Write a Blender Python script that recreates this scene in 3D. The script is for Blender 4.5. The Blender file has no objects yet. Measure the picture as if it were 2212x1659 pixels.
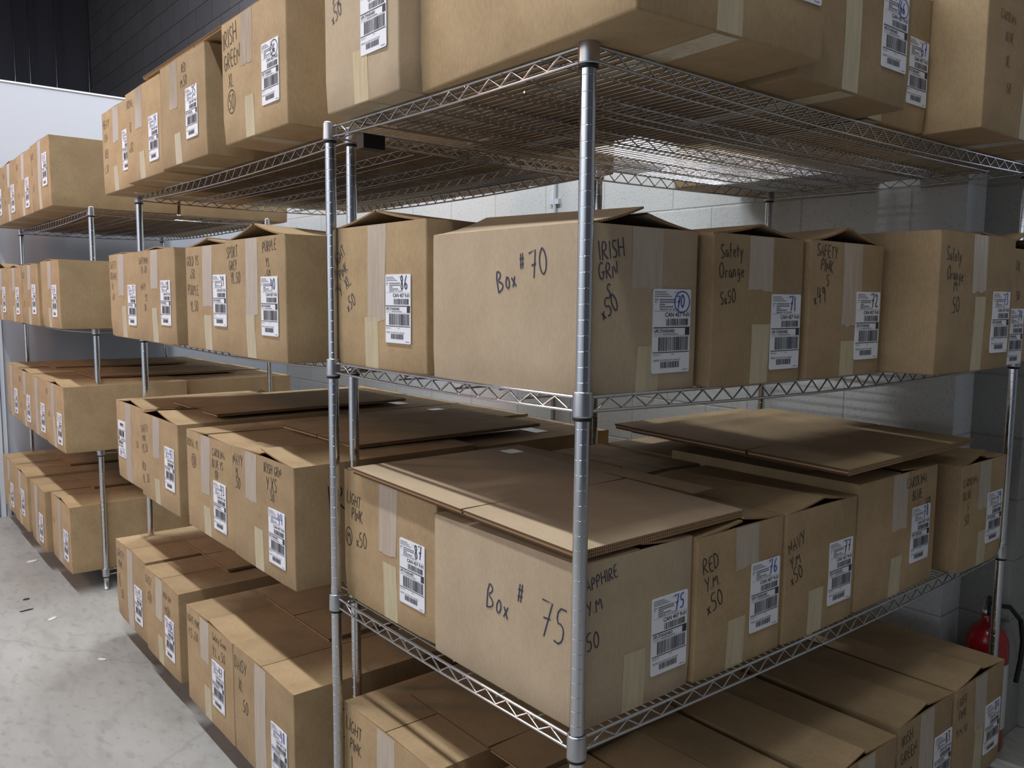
import bpy, bmesh, math, random
from math import sin, cos, pi, radians
from mathutils import Vector, Matrix

S = 0.0254            # the place was measured in inches
scene = bpy.context.scene
COL = scene.collection
R = random.Random(7)

# ------------------------------------------------------------------ camera
CP = (-37.44, -38.32, 57.385)
YAW, PITCH, ROLL, F = 0.88216, -0.10396, 0.008887, 1806.64
fv = Vector((cos(YAW)*cos(PITCH), sin(YAW)*cos(PITCH), sin(PITCH)))
r0 = Vector((sin(YAW), -cos(YAW), 0)); u0 = r0.cross(fv)
rv = cos(ROLL)*r0 + sin(ROLL)*u0; uv = -sin(ROLL)*r0 + cos(ROLL)*u0
cam = bpy.data.cameras.new('camera'); cam.sensor_width = 36; cam.lens = F/2212*36
cam.clip_start = 0.05; cam.clip_end = 100
co = bpy.data.objects.new('camera', cam); COL.objects.link(co)
m = Matrix((rv, uv, -fv)).transposed().to_4x4(); m.translation = Vector(CP)*S
co.matrix_world = m
scene.camera = co

# ------------------------------------------------------------------ world, lights, exposure
world = bpy.data.worlds.new('world'); scene.world = world; world.use_nodes = True
bg = world.node_tree.nodes['Background']; bg.inputs[0].default_value = (0.8, 0.85, 1.0, 1); bg.inputs[1].default_value = 0.02

def area(name, loc, size, power, color, rot=(0, 0, 0)):
    l = bpy.data.lights.new(name, 'AREA'); l.shape = 'RECTANGLE'
    l.size, l.size_y = size[0]*S, size[1]*S; l.energy = power; l.color = color
    o = bpy.data.objects.new(name, l); COL.objects.link(o)
    o.location = Vector(loc)*S; o.rotation_euler = rot
    return o
COOL = (0.95, 0.98, 1.0)
for i, y in enumerate((-20, 70, 160)):
    area('aisle_tube_light', (-50, y, 205), (7, 80), 70, COOL)
area('right_tube_light', (44, -92, 152), (6, 80), 5.5, COOL)
area('added_wall_fill', (-128, 60, 120), (7, 200), 42, COOL, (0, radians(90), 0))  # added lamp: brightens the left wall so the chrome reflects more
area('rear_tube_light', (58, 138, 190), (7, 46), 85, COOL)
area('warm_high_bay_light', (-120, 150, 120), (26, 26), 26, (1.0, 0.5, 0.3), (0, radians(-68), 0))
scene.view_settings.view_transform = 'Standard'; scene.view_settings.look = 'None'
scene.view_settings.gamma = 1; scene.view_settings.use_curve_mapping = False
scene.view_settings.exposure = 0.5

# ------------------------------------------------------------------ materials
def lin(c): return tuple(((v/255)/12.92 if v/255 <= .04045 else ((v/255+.055)/1.055)**2.4) for v in c)+(1,)
def mat(name, color, rough=.6, metal=0., coat=0.):
    mt = bpy.data.materials.new(name); mt.use_nodes = True
    b = mt.node_tree.nodes['Principled BSDF']
    b.inputs['Base Color'].default_value = lin(color); b.inputs['Roughness'].default_value = rough
    b.inputs['Metallic'].default_value = metal
    if coat: b.inputs['Coat Weight'].default_value = coat
    return mt, mt.node_tree, b
def nd(nt, t, **kw):
    n = nt.nodes.new(t)
    for k, v in kw.items(): setattr(n, k, v)
    return n
def ramp(nt, pts):
    r = nd(nt, 'ShaderNodeValToRGB'); e = r.color_ramp.elements
    while len(e) < len(pts): e.new(.5)
    for i, (p, c) in enumerate(pts): e[i].position = p; e[i].color = c
    return r

def cardboard(name, base, dark, rnd=.10):
    mt, nt, b = mat(name, base, .78)
    tc = nd(nt, 'ShaderNodeTexCoord'); oi = nd(nt, 'ShaderNodeObjectInfo')
    n1 = nd(nt, 'ShaderNodeTexNoise'); n1.inputs['Scale'].default_value = 7; n1.inputs['Detail'].default_value = 6
    n1.inputs['Roughness'].default_value = .6
    n2 = nd(nt, 'ShaderNodeTexNoise'); n2.inputs['Scale'].default_value = 160; n2.inputs['Detail'].default_value = 3
    mp = nd(nt, 'ShaderNodeMapping'); mp.inputs['Scale'].default_value = (1, 1, .45)
    nt.links.new(tc.outputs['Object'], n1.inputs[0]); nt.links.new(tc.outputs['Object'], mp.inputs[0]); nt.links.new(mp.outputs[0], n2.inputs[0])
    mx = nd(nt, 'ShaderNodeMath', operation='MULTIPLY_ADD'); mx.inputs[1].default_value = .45
    nt.links.new(n2.outputs[0], mx.inputs[0]); nt.links.new(n1.outputs[0], mx.inputs[2])
    rp = ramp(nt, [(.45, lin(dark)), (.95, lin(base))])
    nt.links.new(mx.outputs[0], rp.inputs[0])
    hs = nd(nt, 'ShaderNodeHueSaturation')
    mr = nd(nt, 'ShaderNodeMapRange'); mr.inputs[3].default_value = 1-rnd; mr.inputs[4].default_value = 1+rnd
    nt.links.new(oi.outputs['Random'], mr.inputs[0]); nt.links.new(mr.outputs[0], hs.inputs['Value'])
    nt.links.new(rp.outputs[0], hs.inputs['Color']); nt.links.new(hs.outputs[0], b.inputs['Base Color'])
    # small dark flecks
    bp = nd(nt, 'ShaderNodeBump'); bp.inputs['Strength'].default_value = .12; bp.inputs['Distance'].default_value = .002
    nt.links.new(n2.outputs[0], bp.inputs['Height']); nt.links.new(bp.outputs[0], b.inputs['Normal'])
    return mt
CARD = cardboard('cardboard_brown', (176, 151, 115), (149, 124, 91))
CARDP = cardboard('cardboard_pale', (184, 164, 138), (167, 147, 121), .03)
CARDE, nt, b = mat('cardboard_cut_edge', (150, 118, 84), .85)
w = nd(nt, 'ShaderNodeTexWave'); w.inputs['Scale'].default_value = 60
rp = ramp(nt, [(.3, lin((92, 66, 44))), (.7, lin((176, 142, 102)))])
tc = nd(nt, 'ShaderNodeTexCoord'); nt.links.new(tc.outputs['Object'], w.inputs[0]); nt.links.new(w.outputs[1], rp.inputs[0]); nt.links.new(rp.outputs[0], b.inputs['Base Color'])

def tape(name, color, rough, bump):
    mt, nt, b = mat(name, color, rough, 0, .5)
    b.inputs['Coat Roughness'].default_value = .18
    tc = nd(nt, 'ShaderNodeTexCoord'); mp = nd(nt, 'ShaderNodeMapping'); mp.inputs['Scale'].default_value = (1, 1, .12)
    n = nd(nt, 'ShaderNodeTexNoise'); n.inputs['Scale'].default_value = 90; n.inputs['Detail'].default_value = 4
    nt.links.new(tc.outputs['Object'], mp.inputs[0]); nt.links.new(mp.outputs[0], n.inputs[0])
    bp = nd(nt, 'ShaderNodeBump'); bp.inputs['Strength'].default_value = bump; bp.inputs['Distance'].default_value = .003
    nt.links.new(n.outputs[0], bp.inputs['Height']); nt.links.new(bp.outputs[0], b.inputs['Normal'])
    nt.links.new(bp.outputs[0], b.inputs['Coat Normal'])
    rp = ramp(nt, [(.35, lin(tuple(int(v*.93) for v in color))), (.65, lin(color))])
    nt.links.new(n.outputs[0], rp.inputs[0]); nt.links.new(rp.outputs[0], b.inputs['Base Color'])
    return mt
TAPE = tape('clear_packing_tape', (184, 168, 150), .28, .6)
TAPEB = tape('pale_packing_tape', (196, 182, 148), .4, .25)
TAPEW = tape('whitish_packing_tape', (205, 200, 192), .3, .3)
PAPER, _, _ = mat('label_paper', (228, 230, 238), .55)
PRINT, _, _ = mat('label_ink', (52, 50, 58), .6)
PRINTG, _, _ = mat('label_fine_ink', (120, 120, 132), .6)
INKB, _, _ = mat('marker_black', (30, 29, 34), .5)
INKN, _, _ = mat('marker_navy', (34, 40, 72), .5)
INKL, _, _ = mat('pen_blue', (52, 78, 168), .5)
INKF, _, _ = mat('marker_faded', (92, 72, 54), .6)
CHROME, nt, b = mat('chrome', (200, 203, 208), .16, 1.)
n = nd(nt, 'ShaderNodeTexNoise'); n.inputs['Scale'].default_value = 30
mr = nd(nt, 'ShaderNodeMapRange'); mr.inputs[3].default_value = .07; mr.inputs[4].default_value = .17
nt.links.new(n.outputs[0], mr.inputs[0]); nt.links.new(mr.outputs[0], b.inputs['Roughness'])
COLLAR, _, _ = mat('cast_collar_metal', (188, 190, 194), .3, 1.)
BLACKP, _, _ = mat('black_plastic', (18, 18, 20), .4)
RED, _, _ = mat('red_enamel', (150, 16, 28), .25, 0, .5)
WHITEP, _, _ = mat('white_plastic_tag', (200, 200, 202), .5)

def block_mat(name, cream, top=None, bw=16, bh=8, grey=False, zc=112.0):
    """painted concrete block laid in courses; top = colour of the paint above height zc"""
    mt, nt, b = mat(name, cream, .75)
    tc = nd(nt, 'ShaderNodeTexCoord'); sp = nd(nt, 'ShaderNodeSeparateXYZ'); nt.links.new(tc.outputs['Object'], sp.inputs[0])
    cb = nd(nt, 'ShaderNodeCombineXYZ')
    ad = nd(nt, 'ShaderNodeMath', operation='ADD'); nt.links.new(sp.outputs[0], ad.inputs[0]); nt.links.new(sp.outputs[1], ad.inputs[1])
    nt.links.new(ad.outputs[0], cb.inputs[0]); nt.links.new(sp.outputs[2], cb.inputs[1])
    br = nd(nt, 'ShaderNodeTexBrick'); br.inputs['Scale'].default_value = 1
    br.inputs['Brick Width'].default_value = bw*S; br.inputs['Row Height'].default_value = bh*S
    br.inputs['Mortar Size'].default_value = .20*S; br.inputs['Mortar Smooth'].default_value = .6
    mp = nd(nt, 'ShaderNodeMapping'); mp.inputs['Location'].default_value = (BRX*S, BRZ*S, 0)
    nt.links.new(cb.outputs[0], mp.inputs[0]); nt.links.new(mp.outputs[0], br.inputs[0])
    c0 = lin(cream); d = tuple(v*.80 for v in c0[:3])+(1,)
    br.inputs['Color1'].default_value = c0; br.inputs['Color2'].default_value = tuple(v*.93 for v in c0[:3])+(1,)
    br.inputs['Mortar'].default_value = d
    src = br.outputs[0]
    if top:
        gt = nd(nt, 'ShaderNodeMath', operation='GREATER_THAN'); gt.inputs[1].default_value = zc*S
        nt.links.new(sp.outputs[2], gt.inputs[0])
        b2 = nd(nt, 'ShaderNodeTexBrick'); b2.inputs['Scale'].default_value = 1
        for k in ('Brick Width', 'Row Height', 'Mortar Size', 'Mortar Smooth'): b2.inputs[k].default_value = br.inputs[k].default_value
        t0 = lin(top); b2.inputs['Color1'].default_value = t0; b2.inputs['Color2'].default_value = tuple(v*.85 for v in t0[:3])+(1,)
        b2.inputs['Mortar'].default_value = tuple(v*.32 for v in t0[:3])+(1,)
        nt.links.new(mp.outputs[0], b2.inputs[0])
        mx = nd(nt, 'ShaderNodeMix', data_type='RGBA')
        nt.links.new(gt.outputs[0], mx.inputs[0]); nt.links.new(br.outputs[0], mx.inputs[6]); nt.links.new(b2.outputs[0], mx.inputs[7])
        src = mx.outputs[2]
    # pores of the block
    n = nd(nt, 'ShaderNodeTexNoise'); n.inputs['Scale'].default_value = 95; n.inputs['Detail'].default_value = 3
    nt.links.new(tc.outputs['Object'], n.inputs[0])
    rp = ramp(nt, [(.33, (.72, .72, .72, 1)), (.43, (1, 1, 1, 1))]); nt.links.new(n.outputs[0], rp.inputs[0])
    mu = nd(nt, 'ShaderNodeMix', data_type='RGBA', blend_type='MULTIPLY'); mu.inputs[0].default_value = .6
    nt.links.new(src, mu.inputs[6]); nt.links.new(rp.outputs[0], mu.inputs[7]); nt.links.new(mu.outputs[2], b.inputs['Base Color'])
    bp = nd(nt, 'ShaderNodeBump'); bp.inputs['Strength'].default_value = .5; bp.inputs['Distance'].default_value = .006; bp.invert = True
    nt.links.new(br.outputs[1], bp.inputs['Height'])
    bp2 = nd(nt, 'ShaderNodeBump'); bp2.inputs['Strength'].default_value = .35; bp2.inputs['Distance'].default_value = .002
    nt.links.new(n.outputs[0], bp2.inputs['Height']); nt.links.new(bp.outputs[0], bp2.inputs['Normal']); nt.links.new(bp2.outputs[0], b.inputs['Normal'])
    return mt
BRX, BRZ = 0.0, 0.0
BLOCK = block_mat('painted_block', (208, 213, 216), (122, 125, 132))
BLOCKG = block_mat('grey_block', (150, 150, 148))
DARKW, _, _ = mat('dark_wall_paint', (88, 91, 104), .8)
DRYW, _, _ = mat('white_drywall', (172, 178, 190), .7)
WHITEW, _, _ = mat('bright_white_wall', (232, 236, 242), .7)
TRIMW, _, _ = mat('white_trim', (206, 214, 226), .45)
CEIL, _, _ = mat('black_ceiling_paint', (30, 31, 34), .85)

FLOORM, nt, b = mat('sealed_concrete_floor', (160, 160, 160), .5)
tc = nd(nt, 'ShaderNodeTexCoord')
n1 = nd(nt, 'ShaderNodeTexNoise'); n1.inputs['Scale'].default_value = 1.6; n1.inputs['Detail'].default_value = 8; n1.inputs['Roughness'].default_value = .62
n2 = nd(nt, 'ShaderNodeTexNoise'); n2.inputs['Scale'].default_value = 14; n2.inputs['Detail'].default_value = 6; n2.inputs['Distortion'].default_value = .6
mp = nd(nt, 'ShaderNodeMapping'); mp.inputs['Rotation'].default_value = (0, 0, .6); mp.inputs['Scale'].default_value = (1, .45, 1)
nt.links.new(tc.outputs['Object'], mp.inputs[0]); nt.links.new(mp.outputs[0], n1.inputs[0]); nt.links.new(mp.outputs[0], n2.inputs[0])
r1 = ramp(nt, [(.3, lin((132, 129, 125))), (.5, lin((155, 154, 151))), (.7, lin((170, 171, 171)))])
r2 = ramp(nt, [(.30, (.80, .79, .78, 1)), (.48, (1, 1, 1, 1)), (.7, (1.0, 1.0, 1.0, 1))])
nt.links.new(n1.outputs[0], r1.inputs[0]); nt.links.new(n2.outputs[0], r2.inputs[0])
mu = nd(nt, 'ShaderNodeMix', data_type='RGBA', blend_type='MULTIPLY'); mu.inputs[0].default_value = .7
nt.links.new(r1.outputs[0], mu.inputs[6]); nt.links.new(r2.outputs[0], mu.inputs[7]); nt.links.new(mu.outputs[2], b.inputs['Base Color'])
n3 = nd(nt, 'ShaderNodeTexVoronoi'); n3.feature = 'DISTANCE_TO_EDGE'; n3.inputs['Scale'].default_value = .42
n4 = nd(nt, 'ShaderNodeTexNoise'); n4.inputs['Scale'].default_value = 3; n4.inputs['Detail'].default_value = 8
va = nd(nt, 'ShaderNodeMix', data_type='VECTOR'); va.inputs[0].default_value = .16
nt.links.new(tc.outputs['Object'], n4.inputs[0]); nt.links.new(tc.outputs['Object'], va.inputs[4]); nt.links.new(n4.outputs[1], va.inputs[5]); nt.links.new(va.outputs[1], n3.inputs[0])
r3 = ramp(nt, [(.0, (.85, .84, .83, 1)), (.004, (1, 1, 1, 1))]); nt.links.new(n3.outputs[0], r3.inputs[0])
n5 = nd(nt, 'ShaderNodeTexNoise'); n5.inputs['Scale'].default_value = 38; n5.inputs['Detail'].default_value = 5
nt.links.new(mp.outputs[0], n5.inputs[0]); r5 = ramp(nt, [(.32, (.84, .83, .82, 1)), (.45, (1, 1, 1, 1)), (.68, (1, 1, 1, 1)), (.76, (1.12, 1.12, 1.12, 1))]); nt.links.new(n5.outputs[0], r5.inputs[0])
mu3 = nd(nt, 'ShaderNodeMix', data_type='RGBA', blend_type='MULTIPLY'); mu3.inputs[0].default_value = 1
nt.links.new(mu.outputs[2], mu3.inputs[6]); nt.links.new(r3.outputs[0], mu3.inputs[7])
mu5 = nd(nt, 'ShaderNodeMix', data_type='RGBA', blend_type='MULTIPLY'); mu5.inputs[0].default_value = 1
nt.links.new(mu3.outputs[2], mu5.inputs[6]); nt.links.new(r5.outputs[0], mu5.inputs[7]); nt.links.new(mu5.outputs[2], b.inputs['Base Color'])
rr = nd(nt, 'ShaderNodeMapRange'); rr.inputs[3].default_value = .35; rr.inputs[4].default_value = .65
nt.links.new(n1.outputs[0], rr.inputs[0]); nt.links.new(rr.outputs[0], b.inputs['Roughness'])

# ------------------------------------------------------------------ mesh helpers
class MB:
    def __init__(s): s.v = []; s.f = []; s.m = []; s.sm = []
    def face(s, pts, mi=0, smooth=False):
        i = len(s.v); s.v += [tuple(p) for p in pts]; s.f.append(tuple(range(i, i+len(pts)))); s.m.append(mi); s.sm.append(smooth)
    def raw(s, v, f, mi=0, smooth=False):
        i = len(s.v); s.v += [tuple(p) for p in v]
        for q in f: s.f.append(tuple(k+i for k in q)); s.m.append(mi); s.sm.append(smooth)
    def box(s, a, b, mi=0):
        x0, y0, z0 = a; x1, y1, z1 = b
        v = [(x0, y0, z0), (x1, y0, z0), (x1, y1, z0), (x0, y1, z0), (x0, y0, z1), (x1, y0, z1), (x1, y1, z1), (x0, y1, z1)]
        s.raw(v, [(0, 3, 2, 1), (4, 5, 6, 7), (0, 1, 5, 4), (1, 2, 6, 5), (2, 3, 7, 6), (3, 0, 4, 7)], mi)
    def tube(s, pts, r, n=6, mi=0, cap=True):
        pts = [Vector(p) for p in pts]; k = len(pts); vs = []
        for i, p in enumerate(pts):
            t = (pts[min(i+1, k-1)]-pts[max(i-1, 0)]).normalized()
            a = Vector((0, 0, 1)) if abs(t.z) < .9 else Vector((1, 0, 0))
            x = t.cross(a).normalized(); y = t.cross(x)
            for j in range(n):
                g = 2*pi*j/n+pi/n; vs.append(p+x*cos(g)*r+y*sin(g)*r)
        fs = [(i*n+j, i*n+(j+1) % n, (i+1)*n+(j+1) % n, (i+1)*n+j) for i in range(k-1) for j in range(n)]
        s.raw(vs, fs, mi, True)
        if cap: s.raw(vs[:n], [tuple(range(n))], mi); s.raw(vs[-n:], [tuple(reversed(range(n)))], mi)
    def lathe(s, prof, c=(0, 0), n=20, mi=0, cap=True):
        vs = [(c[0]+r*cos(2*pi*j/n), c[1]+r*sin(2*pi*j/n), z) for r, z in prof for j in range(n)]
        k = len(prof)
        s.raw(vs, [(i*n+j, i*n+(j+1) % n, (i+1)*n+(j+1) % n, (i+1)*n+j) for i in range(k-1) for j in range(n)], mi, True)
        if cap: s.raw(vs[:n], [tuple(reversed(range(n)))], mi); s.raw(vs[-n:], [tuple(range(n))], mi)
    def mesh(s, name, mats):
        me = bpy.data.meshes.new(name)
        me.from_pydata([(x*S, y*S, z*S) for x, y, z in s.v], [], s.f)
        for q in (mats if isinstance(mats, (list, tuple)) else [mats]): me.materials.append(q)
        me.polygons.foreach_set('material_index', s.m); me.polygons.foreach_set('use_smooth', s.sm)
        me.update(); return me
def link(name, me, parent=None, loc=(0, 0, 0), rot=(0, 0, 0)):
    o = bpy.data.objects.new(name, me); COL.objects.link(o); o.location = Vector(loc)*S; o.rotation_euler = rot
    if parent: o.parent = parent
    return o
def tag(o, label, cat, group=None, kind=None):
    if label: o['label'] = label
    if cat: o['category'] = cat
    if group: o['group'] = group
    if kind: o['kind'] = kind
    return o
def struct(name, mb, mats):
    o = link(name, mb.mesh(name, mats)); o['kind'] = 'structure'; o['label'] = None or name.replace('_', ' '); return o

# ------------------------------------------------------------------ room
def room():
    m = MB(); m.box((-240, -200, -4), (86, 450, 0)); o = struct('floor', m, FLOORM); o['label'] = 'grey sealed concrete floor with scuffs'
    m = MB(); m.box((73.5, 7.6, 0), (92, 437, 230)); 
    o = struct('wall_back', m, BLOCK); o['label'] = 'white painted block wall, black above, behind the racks'
    m = MB(); m.box((79.0, 1.4, 0), (92, 7.6, 230)); m.box((84.5, -200, 0), (92, 1.4, 63)); m.box((84.5, -200, 78), (92, 1.4, 230)); m.box((84.5, -200, 63), (92, -12, 78)); m.box((84.5, .7, 63), (92, 1.4, 78))
    o = struct('wall_right', m, BLOCKG); o['label'] = 'grey block wall beside the extinguisher'
    m = MB(); m.box((-240, 207.5, 0), (34, 211, 109.3)); o = struct('wall_far', m, DRYW); o['label'] = 'white drywall partition beyond the far rack'
    m = MB(); m.box((34, 207.5, 0), (73.5, 211, 109.3)); o = struct('wall_far_corner', m, DRYW); o['label'] = 'white drywall partition corner'
    m = MB(); m.box((-240, 437, 0), (92, 441, 230)); o = struct('wall_upper_far', m, DARKW); o['label'] = 'dark wall far beyond the partition'
    m = MB(); m.box((-184, -200, 0), (-180, 441, 230)); o = struct('wall_left', m, WHITEW); o['label'] = 'white wall across the aisle'
    m = MB(); m.box((-240, -204, 0), (92, -200, 230)); o = struct('wall_front', m, DARKW); o['label'] = 'dark wall behind the viewer'
    m = MB(); m.box((-244, -204, 230), (92, 441, 234)); o = struct('ceiling', m, CEIL); o['label'] = 'black painted ceiling'
    # door frame strips at the far left
    m = MB()
    for x0, x1, t in ((-12, -5.5, 1.2), (-5.0, -3.9, .9), (-3.6, -2.7, .55)): m.box((x0, 207.5-t, 0), (x1, 207.5, 100))
    o = struct('trim_1', m, TRIMW); o['label'] = 'white door casing at the far left'
    # top cap of the partition
    m = MB(); m.box((-240, 207.2, 109.3), (73.5, 211.2, 109.7)); o = struct('trim_2', m, TRIMW); o['label'] = 'thin cap along the partition top'
    # suspension rods on the dark wall
    for x in (40.2, 46.6, 58.0, 72.6):
        m = MB(); m.tube([(x, 430, 100), (x, 430, 230)], .45, 8)
        tag(link('steel_rod', m.mesh('steel_rod', CHROME)), 'thin vertical steel rod hanging before the dark upper wall', 'rod', 'hanging rods by the dark wall')
    # glass block window
    m = MB(); m.box((85, -12, 63), (89, .7, 78))
    gl, nt, b = mat('glass_block_glass', (206, 214, 228), .12, 0); b.inputs['Transmission Weight'].default_value = .25
    b.inputs['Emission Color'].default_value = (.75, .8, 1, 1); b.inputs['Emission Strength'].default_value = .35
    w = link('window_1', m.mesh('window_1', gl)); w['kind'] = 'structure'; w['label'] = 'glass block window in the grey wall'
    m = MB()
    for k in range(5): m.box((84.6, -12, 62.9+k*3.7), (85.1, .7, 63.15+k*3.7))
    for k in range(5): m.box((84.6, -12+k*3.1, 63), (85.1, -11.8+k*3.1, 78))
    link('window_mortar', m.mesh('window_mortar', TRIMW), w)
    # conduit
    m = MB(); m.tube([(73.1, 83.5, 0), (73.1, 83.5, 112)], .4, 8)
    c = tag(link('conduit_pipe', m.mesh('conduit_pipe', TRIMW)), 'thin grey conduit running up the white block wall', 'pipe')
    m = MB(); m.box((72.8, 82.2, 75.2), (73.5, 84.9, 76.2)); link('pipe_clamp', m.mesh('pipe_clamp', TRIMW), c)
    # litter on the floor
    def scrap(x, y, a, b_, colr, rot, lab, n=7, cat='scrap'):
        m = MB(); pts = []
        for k in range(n):
            g = 2*pi*k/n; rr = R.uniform(.75, 1.1); pts.append((a*rr*cos(g), b_*rr*sin(g)))
        m.face([(p[0], p[1], .10+R.uniform(0, .05)) for p in pts]); m.face([(p[0], p[1], .02) for p in reversed(pts)])
        for k in range(n):
            p, q = pts[k], pts[(k+1) % n]; m.face([(p[0], p[1], .02), (q[0], q[1], .02), (q[0], q[1], .1), (p[0], p[1], .1)])
        o = link('floor_scrap', m.mesh('floor_scrap', colr), None, (x, y, 0), (0, 0, rot)); tag(o, lab, cat)
    scrap(-5.8, 161.5, 1.5, .9, WHITEP, .3, 'small white paper scrap on the floor near the far rack')
    scrap(-9.2, 123.3, 1.1, .55, WHITEP, .8, 'white torn scrap on the open floor nearest the middle rack')
    scrap(-11, 136.8, .7, .45, INKN, 0, 'tiny dark blue scrap on the aisle floor')
    scrap(-12.1, 130.5, 1.2, .22, BLACKP, .1, 'thin dark sliver lying on the aisle floor')
    scrap(-6.7, 100.0, .9, .4, WHITEP, 2.2, 'small shiny plastic scrap on the floor beside the middle rack')
room()

# ------------------------------------------------------------------ wire racks
LX, LY = 70.64, 34.1
def sag_t(x, y): return -(.26*sin(pi*min(max(x/LX, 0), 1)) + .10*sin(pi*min(max(y/LY, 0), 1)))
def rail_pts(a, b, dz, extra=0., n=16):
    out = []
    for i in range(n+1):
        t = i/n; x = a[0]+(b[0]-a[0])*t; y = a[1]+(b[1]-a[1])*t
        out.append((x, y, dz+sag_t(x, y)-extra*sin(pi*t)))
    return out
def shelf_mesh():
    m = MB(); e = .62
    sides = [((e, 0), (LX-e, 0)), ((e, LY), (LX-e, LY)), ((0, e), (0, LY-e)), ((LX, e), (LX, LY-e))]
    for a, b in sides:
        L = math.hypot(b[0]-a[0], b[1]-a[1]); ex = .34 if L > 50 else .10
        m.tube(rail_pts(a, b, -.11), .125, 7); m.tube(rail_pts(a, b, -1.02, ex), .115, 7)
        n = int(L/2.45); pts = []; s0 = (L-n*2.45)/2+.25; k = 0; s = s0
        while s < L-.6:
            t = s/L; x = a[0]+(b[0]-a[0])*t; y = a[1]+(b[1]-a[1])*t
            z = (-.22 if k % 2 else -.92-ex*sin(pi*t)); pts.append((x, y, z+sag_t(x, y))); s += 1.225; k += 1
        m.tube(pts, .085, 5)
    ny = 7
    for j in range(1, ny+1):
        y = LY*j/(ny+1)
        m.tube(rail_pts((-.12, y), (LX+.12, y), -.24, 0, 10), .085, 5)
        if j in (2, 4, 6):
            m.tube(rail_pts((2, y), (LX-2, y), -1.05, 0, 10), .085, 5)
            pts = [(2.6+k*1.3, y, sag_t(2.6+k*1.3, y)+(-.3 if k % 2 else -.98)) for k in range(int((LX-5)/1.3))]
            m.tube(pts, .065, 4)
    nx = 78
    for i in range(nx):
        x = 1.0+(LX-2)*i/(nx-1)
        m.tube([(x, -.12, -.10+sag_t(x, 0)), (x, LY/2, -.075+sag_t(x, LY/2)), (x, LY+.12, -.10+sag_t(x, LY))], .068, 5)
    # the two grid wires along the short ends
    return m.mesh('shelf', CHROME)
def post_mesh():
    m = MB(); z = 2.0; m.lathe([(.3, 1.95), (.5, 2.0)], n=24, cap=False)
    while z < 72.3:                                    # plain tube between the inch grooves
        m.lathe([(.5, z), (.5, z+.955)], n=24, cap=False); m.lathe([(.5, z+.955), (.478, z+.977), (.5, z+1)], n=24, cap=False); z += 1
    m.lathe([(.5, z), (.5, z+.25)], n=24, cap=False); m.lathe([(.5, z+.25), (.38, z+.4)], n=24)
    return m.mesh('post', CHROME)
def foot_mesh():
    m = MB(); m.lathe([(.5, 0), (.56, .05), (.56, .32), (.47, .36), (.47, 2.02)], n=16); return m.mesh('leveling_foot', [COLLAR])
def collar_mesh():
    m = MB(); m.lathe([(.53, .32), (.64, .32), (.66, .2), (.69, -1.22), (.69, -1.34), (.55, -1.36)], n=24, cap=False)
    for k in range(20):                                # cast ring mark on the face
        for a0 in (0.0,):
            pass
    return m.mesh('collar', COLLAR)
def sleeve_mesh():
    m = MB(); m.lathe([(.52, -1.3), (.645, -1.3), (.645, -1.56), (.52, -1.6)], n=20, cap=False); return m.mesh('sleeve', BLACKP)
SHELF, POST, FOOT, COLR, SLEV = shelf_mesh(), post_mesh(), foot_mesh(), collar_mesh(), sleeve_mesh()
FOOT.materials.clear(); FOOT.materials.append(COLLAR)
def rack(loc, rz, levels, label):
    t = bpy.data.objects.new('wire_shelving_rack', None); COL.objects.link(t)
    t.location = Vector(loc)*S; t.rotation_euler = (0, 0, rz); tag(t, label, 'shelving rack', 'chrome wire shelving racks')
    for x, y in ((0, 0), (LX, 0), (0, LY), (LX, LY)):
        p = link('post', POST, t, (x, y, 0)); link('leveling_foot', FOOT, p)
    for z in levels:
        s = link('shelf', SHELF, t, (0, 0, z))
        for x, y in ((0, 0), (LX, 0), (0, LY), (LX, LY)):
            link('collar', COLR, s, (x, y, 0)); link('sleeve', SLEV, s, (x, y, 0))
    return t
LA = [None, 73.0, 51.06, 27.93, 4.0]
LB = [None, 73.35, 50.95, 27.85, 3.9]
LC = [None, 73.0, 51.0, 27.9, 4.0]
rack((0, 0, 0), 0, LA[1:], 'nearest chrome wire shelving rack, standing crosswise at the right')
rack((3.3+LY, 36.2, 0), pi/2, LB[1:], 'middle chrome wire shelving rack along the aisle')
rack((2.2+LY, 133.4, 0), pi/2, LC[1:], 'farthest chrome wire shelving rack before the white partition')
# embossed ring marks on the collars nearest the camera are parts of the cast collar
m = MB(); m.box((-1.1, -.6, -.9), (1.1, .6, .35))
tag(link('shelf_clip', m.mesh('shelf_clip', BLACKP), None, (1.5, 29.2, 71.3)), 'small black plastic clip under the top shelf of the nearest rack', 'clip')

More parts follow.
